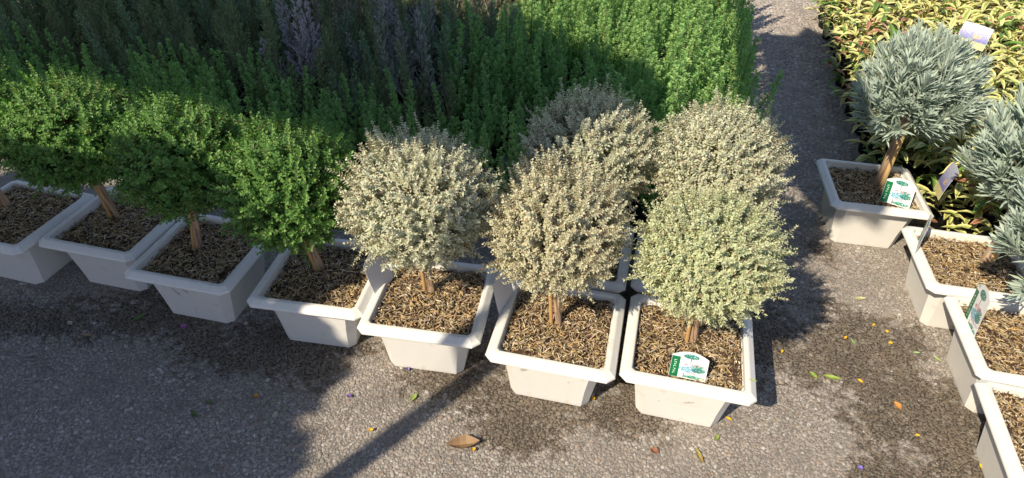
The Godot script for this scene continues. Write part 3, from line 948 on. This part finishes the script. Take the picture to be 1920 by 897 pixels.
	litter("fallen_leaf", "upright green leaf in the sun before the cream shrub's tub", "leaf", -0.274, -1.309, 0.04, 0.018, 0.5, -0.5, Color(0.24, 0.34, 0.08), Color(0.3, 0.36, 0.1), 37)
	litter("fallen_leaf", "larger green leaf on the shaded paving, nearer of two", "leaf", -0.883, -1.226, 0.045, 0.018, 0.3, 0.9, Color(0.08, 0.12, 0.04), Color(0.12, 0.16, 0.05), 38)
	litter("fallen_leaf", "green leaf on the shaded paving, farther of two", "leaf", -0.856, -1.267, 0.03, 0.016, 0.3, 1.4, Color(0.10, 0.14, 0.04), Color(0.12, 0.15, 0.05), 39)
	litter("fallen_leaf", "green leaf standing on the paving below the second tub", "leaf", -1.21, -1.596, 0.055, 0.018, 0.6, -0.6, Color(0.08, 0.16, 0.04), Color(0.12, 0.2, 0.05), 40)
	litter("fallen_leaf", "right one of two joined green leaves on the sunny paving", "leaf", 1.0, -1.44, 0.065, 0.022, 0.4, 1.35, Color(0.22, 0.30, 0.05), Color(0.28, 0.36, 0.08), 41)
	litter("fallen_leaf", "left one of two joined green leaves on the sunny paving", "leaf", 0.945, -1.447, 0.04, 0.02, 0.4, 0.5, Color(0.20, 0.28, 0.05), Color(0.26, 0.34, 0.08), 42)
	litter("fallen_leaf", "olive leaf with a pale edge below the farthest lavender tub", "leaf", 1.229, -1.811, 0.055, 0.02, 0.5, 1.7, Color(0.36, 0.34, 0.12), Color(0.5, 0.5, 0.35), 43)
	litter("fallen_leaf", "thin green leaf sliver near the yellow petals on the right", "leaf", 1.125, -1.597, 0.04, 0.009, 0.6, 0.1, Color(0.18, 0.3, 0.1), Color(0.24, 0.36, 0.12), 44)
	litter("fallen_leaf", "green and brown leaf at the bottom edge below the frontmost tub", "leaf", 0.532, -1.14, 0.06, 0.016, 0.5, 0.2, Color(0.30, 0.32, 0.08), Color(0.36, 0.2, 0.08), 45)
	litter("fallen_leaf", "small green leaf just below the frontmost tub", "leaf", 0.593, -1.202, 0.035, 0.013, 0.5, -0.7, Color(0.24, 0.32, 0.08), Color(0.2, 0.26, 0.06), 46)
	litter("fallen_leaf", "small red brown leaf below the gap between the frontmost tubs", "leaf", 0.411, -1.151, 0.032, 0.024, 0.6, 0.8, Color(0.22, 0.09, 0.05), Color(0.28, 0.12, 0.07), 47)
	litter("fallen_leaf", "tan leaf on the shaded paving at the far left", "leaf", -1.339, -1.515, 0.045, 0.014, 0.5, 1.5, Color(0.35, 0.24, 0.13), Color(0.3, 0.2, 0.1), 48)
	litter("fallen_leaf", "pale leaf scrap on the shaded paving at the far left", "leaf", -1.419, -1.566, 0.03, 0.018, 0.5, 1.0, Color(0.42, 0.44, 0.36), Color(0.36, 0.38, 0.3), 49)
	litter("fallen_leaf", "long grey dry leaf at the left edge of the paving", "leaf", -1.468, -1.423, 0.07, 0.013, 0.4, 1.9, Color(0.3, 0.28, 0.26), Color(0.26, 0.24, 0.22), 50)
	litter("fallen_leaf", "green leaf scrap near the second lavender tub, right one of two", "leaf", 1.37, -1.533, 0.035, 0.012, 0.6, 0.6, Color(0.26, 0.36, 0.1), Color(0.3, 0.4, 0.14), 51)
	litter("fallen_leaf", "green leaf scrap near the second lavender tub, left one of two", "leaf", 1.313, -1.558, 0.03, 0.012, 0.6, 1.6, Color(0.26, 0.4, 0.16), Color(0.3, 0.42, 0.2), 52)
	litter("fallen_leaf", "small green leaf lying on the front right corner of the frontmost tub", "leaf", 0.652, -1.232, 0.026, 0.008, 0.5, 1.2, Color(0.25, 0.36, 0.08), Color(0.32, 0.42, 0.1), 53)
	get_child(get_child_count() - 1).position.y = 0.2145
	print("done ", Time.get_ticks_msec())

func sun_up(g: Vector2, y: float) -> Vector3:   # the point at height y whose shadow falls on g
	var az := deg_to_rad(SUN_AZ)
	var k := y / tan(deg_to_rad(SUN_EL))
	return Vector3(g.x - sin(az) * k, y, g.y + cos(az) * k)
func shade_makers():
	# unseen leafy tree left of the camera, leaves filled into its shadow outline
	var poly := PackedVector2Array([Vector2(-0.62, -0.6), Vector2(-0.60, -1.04), Vector2(-0.60, -1.26), Vector2(-0.54, -1.5), Vector2(-0.47, -1.66), Vector2(-0.34, -1.88), Vector2(-0.36, -2.0), Vector2(-0.46, -2.10), Vector2(-0.65, -2.12), Vector2(-0.95, -2.10), Vector2(-1.4, -2.25), Vector2(-2.2, -2.4), Vector2(-2.9, -2.1), Vector2(-3.0, -1.2), Vector2(-2.6, -0.5), Vector2(-1.7, -0.2), Vector2(-0.9, -0.25)])
	var holes := [Vector3(-1.51, -1.81, 0.045), Vector3(-0.50, -1.60, 0.028), Vector3(-0.56, -1.64, 0.024), Vector3(-0.36, -1.6, 0.05), Vector3(-0.83, -1.73, 0.02), Vector3(-0.62, -1.68, 0.016)]
	R.seed = 2024
	var b := MB.new()
	var n := 0
	while n < 24000:
		var g := Vector2(rf(-3.1, -0.1), rf(-2.6, -0.1))
		if not Geometry2D.is_point_in_polygon(g, poly): continue
		var skip := false
		for h in holes:
			if g.distance_to(Vector2(h.x, h.y)) < h.z + 0.022: skip = true
		if skip: continue
		n += 1
		var y := rf(1.9, 2.35) + 0.35 * sin(g.x * 4.0) * cos(g.y * 3.0)
		var p := sun_up(g, y)
		var d := rdir()
		var col := jit(mixc(Color(0.05, 0.1, 0.02), Color(0.1, 0.16, 0.04), R.randf()), 0.2)
		b.leaf2(p, d, d.cross(rdir()).normalized(), rf(0.08, 0.11), rf(0.055, 0.075), 0.5, col, col)
	var t := thing("unseen_shade_tree", "unseen leafy tree beside the camera, crown shaped to shade the left of the yard", "tree", Vector3(-3.0, 0, 0.3))
	var crown := part("crown", b.done(M.green), t)
	crown.position = -t.position
	var tr := MB.new()
	tr.twig(Vector3(0, 0, 0), Vector3(-0.1, 1.7, 0.05), 0.06, 0.045, Color(0.16, 0.11, 0.08), 12)
	for i in 9:
		var a := TAU * i / 9
		tr.twig(Vector3(-0.1, 1.65, 0.05), Vector3(-0.1 + cos(a) * 0.8, 2.15, 0.05 + sin(a) * 0.7), 0.025, 0.008, Color(0.16, 0.11, 0.08), 6)
	part("trunk", tr.done(M.bark), t)
	# unseen awning added to shade the hedging block, outline cut to that shadow, carried by a corner post whose thin shadow crosses the paving
	var H := 3.0
	var foot := sun_up(Vector2(0.62, -2.18), H)
	shade_canvas("added_shade_awning", "unseen grey canvas awning on a slim corner post, added to shade the hedging block", [Vector2(0.20, -2.17), Vector2(0.38, -2.15), Vector2(0.52, -2.16), Vector2(0.72, -2.27), Vector2(0.90, -2.40), Vector2(0.94, -2.62), Vector2(0.95, -2.85), Vector2(0.91, -3.13), Vector2(0.72, -3.38), Vector2(0.40, -3.68), Vector2(-0.4, -4.15), Vector2(-1.6, -4.3), Vector2(-2.6, -4.2), Vector2(-2.7, -3.2), Vector2(-1.6, -2.82), Vector2(-0.9, -2.56), Vector2(-0.45, -2.40), Vector2(-0.1, -2.27)], H, [Vector3(foot.x, 0, foot.z), Vector3(-4.99, 0, -0.74), Vector3(-4.88, 0, -1.72)])
	shade_canvas("added_shade_sail", "unseen narrow canvas sail, added to shade the path", [Vector2(1.27, -2.30), Vector2(1.32, -2.22), Vector2(1.40, -2.24), Vector2(1.46, -2.19), Vector2(1.53, -2.25), Vector2(1.58, -2.4), Vector2(1.68, -2.7), Vector2(1.78, -3.2), Vector2(1.88, -3.65), Vector2(1.98, -4.14), Vector2(2.04, -4.34), Vector2(1.93, -4.56), Vector2(1.80, -4.38), Vector2(1.56, -4.42), Vector2(1.43, -3.7), Vector2(1.30, -3.2), Vector2(1.20, -2.7)], H, [])  # added out of view, cut to darken the path and farthest lavender tub
func shade_canvas(called: String, label: String, sp: Array, H: float, posts: Array):  # unseen canvas whose outline is given as the shadow it casts
	var pts := PackedVector2Array(sp)
	var org := sun_up(pts[0], H)
	org.y = 0
	var s := thing(called, label, "awning", org)
	var cb := MB.new()
	var ids := Geometry2D.triangulate_polygon(pts)
	var d := Vector3(0, -0.004, 0)
	for i in range(0, ids.size(), 3):
		var p := sun_up(pts[ids[i]], H) - s.position
		var q := sun_up(pts[ids[i + 1]], H) - s.position
		var r := sun_up(pts[ids[i + 2]], H) - s.position
		cb.tri(p, q, r, Color.WHITE, Color.WHITE, Color.WHITE)
		cb.tri(p + d, r + d, q + d, Color.WHITE, Color.WHITE, Color.WHITE)
	for i in pts.size():
		var p := sun_up(pts[i], H) - s.position
		var q := sun_up(pts[(i + 1) % pts.size()], H) - s.position
		cb.quad(p, q, q + d, p + d, Color.WHITE)
	part("canvas", cb.done(M.canvas), s)
	for e in posts:
		var pm := MB.new()
		pm.twig(e - s.position, e - s.position + Vector3(0, H, 0), 0.033, 0.033, Color.WHITE, 12)
		part("post", pm.done(M.timber), s)
	if posts.is_empty():   # thin wires for the added sail, ending free in the air
		for e in [[0, Vector3(-2.4, 3.4, 1.6)], [7, Vector3(0.2, 3.6, -5.0)]]:
			var p := sun_up(pts[e[0]], H) - s.position
			var wm := MB.new()
			wm.twig(p, p + e[1] * 1.0 - Vector3(0, 3.0, 0), 0.0015, 0.0015, Color.WHITE, 5)
			part("wire", wm.done(M.timber), s)
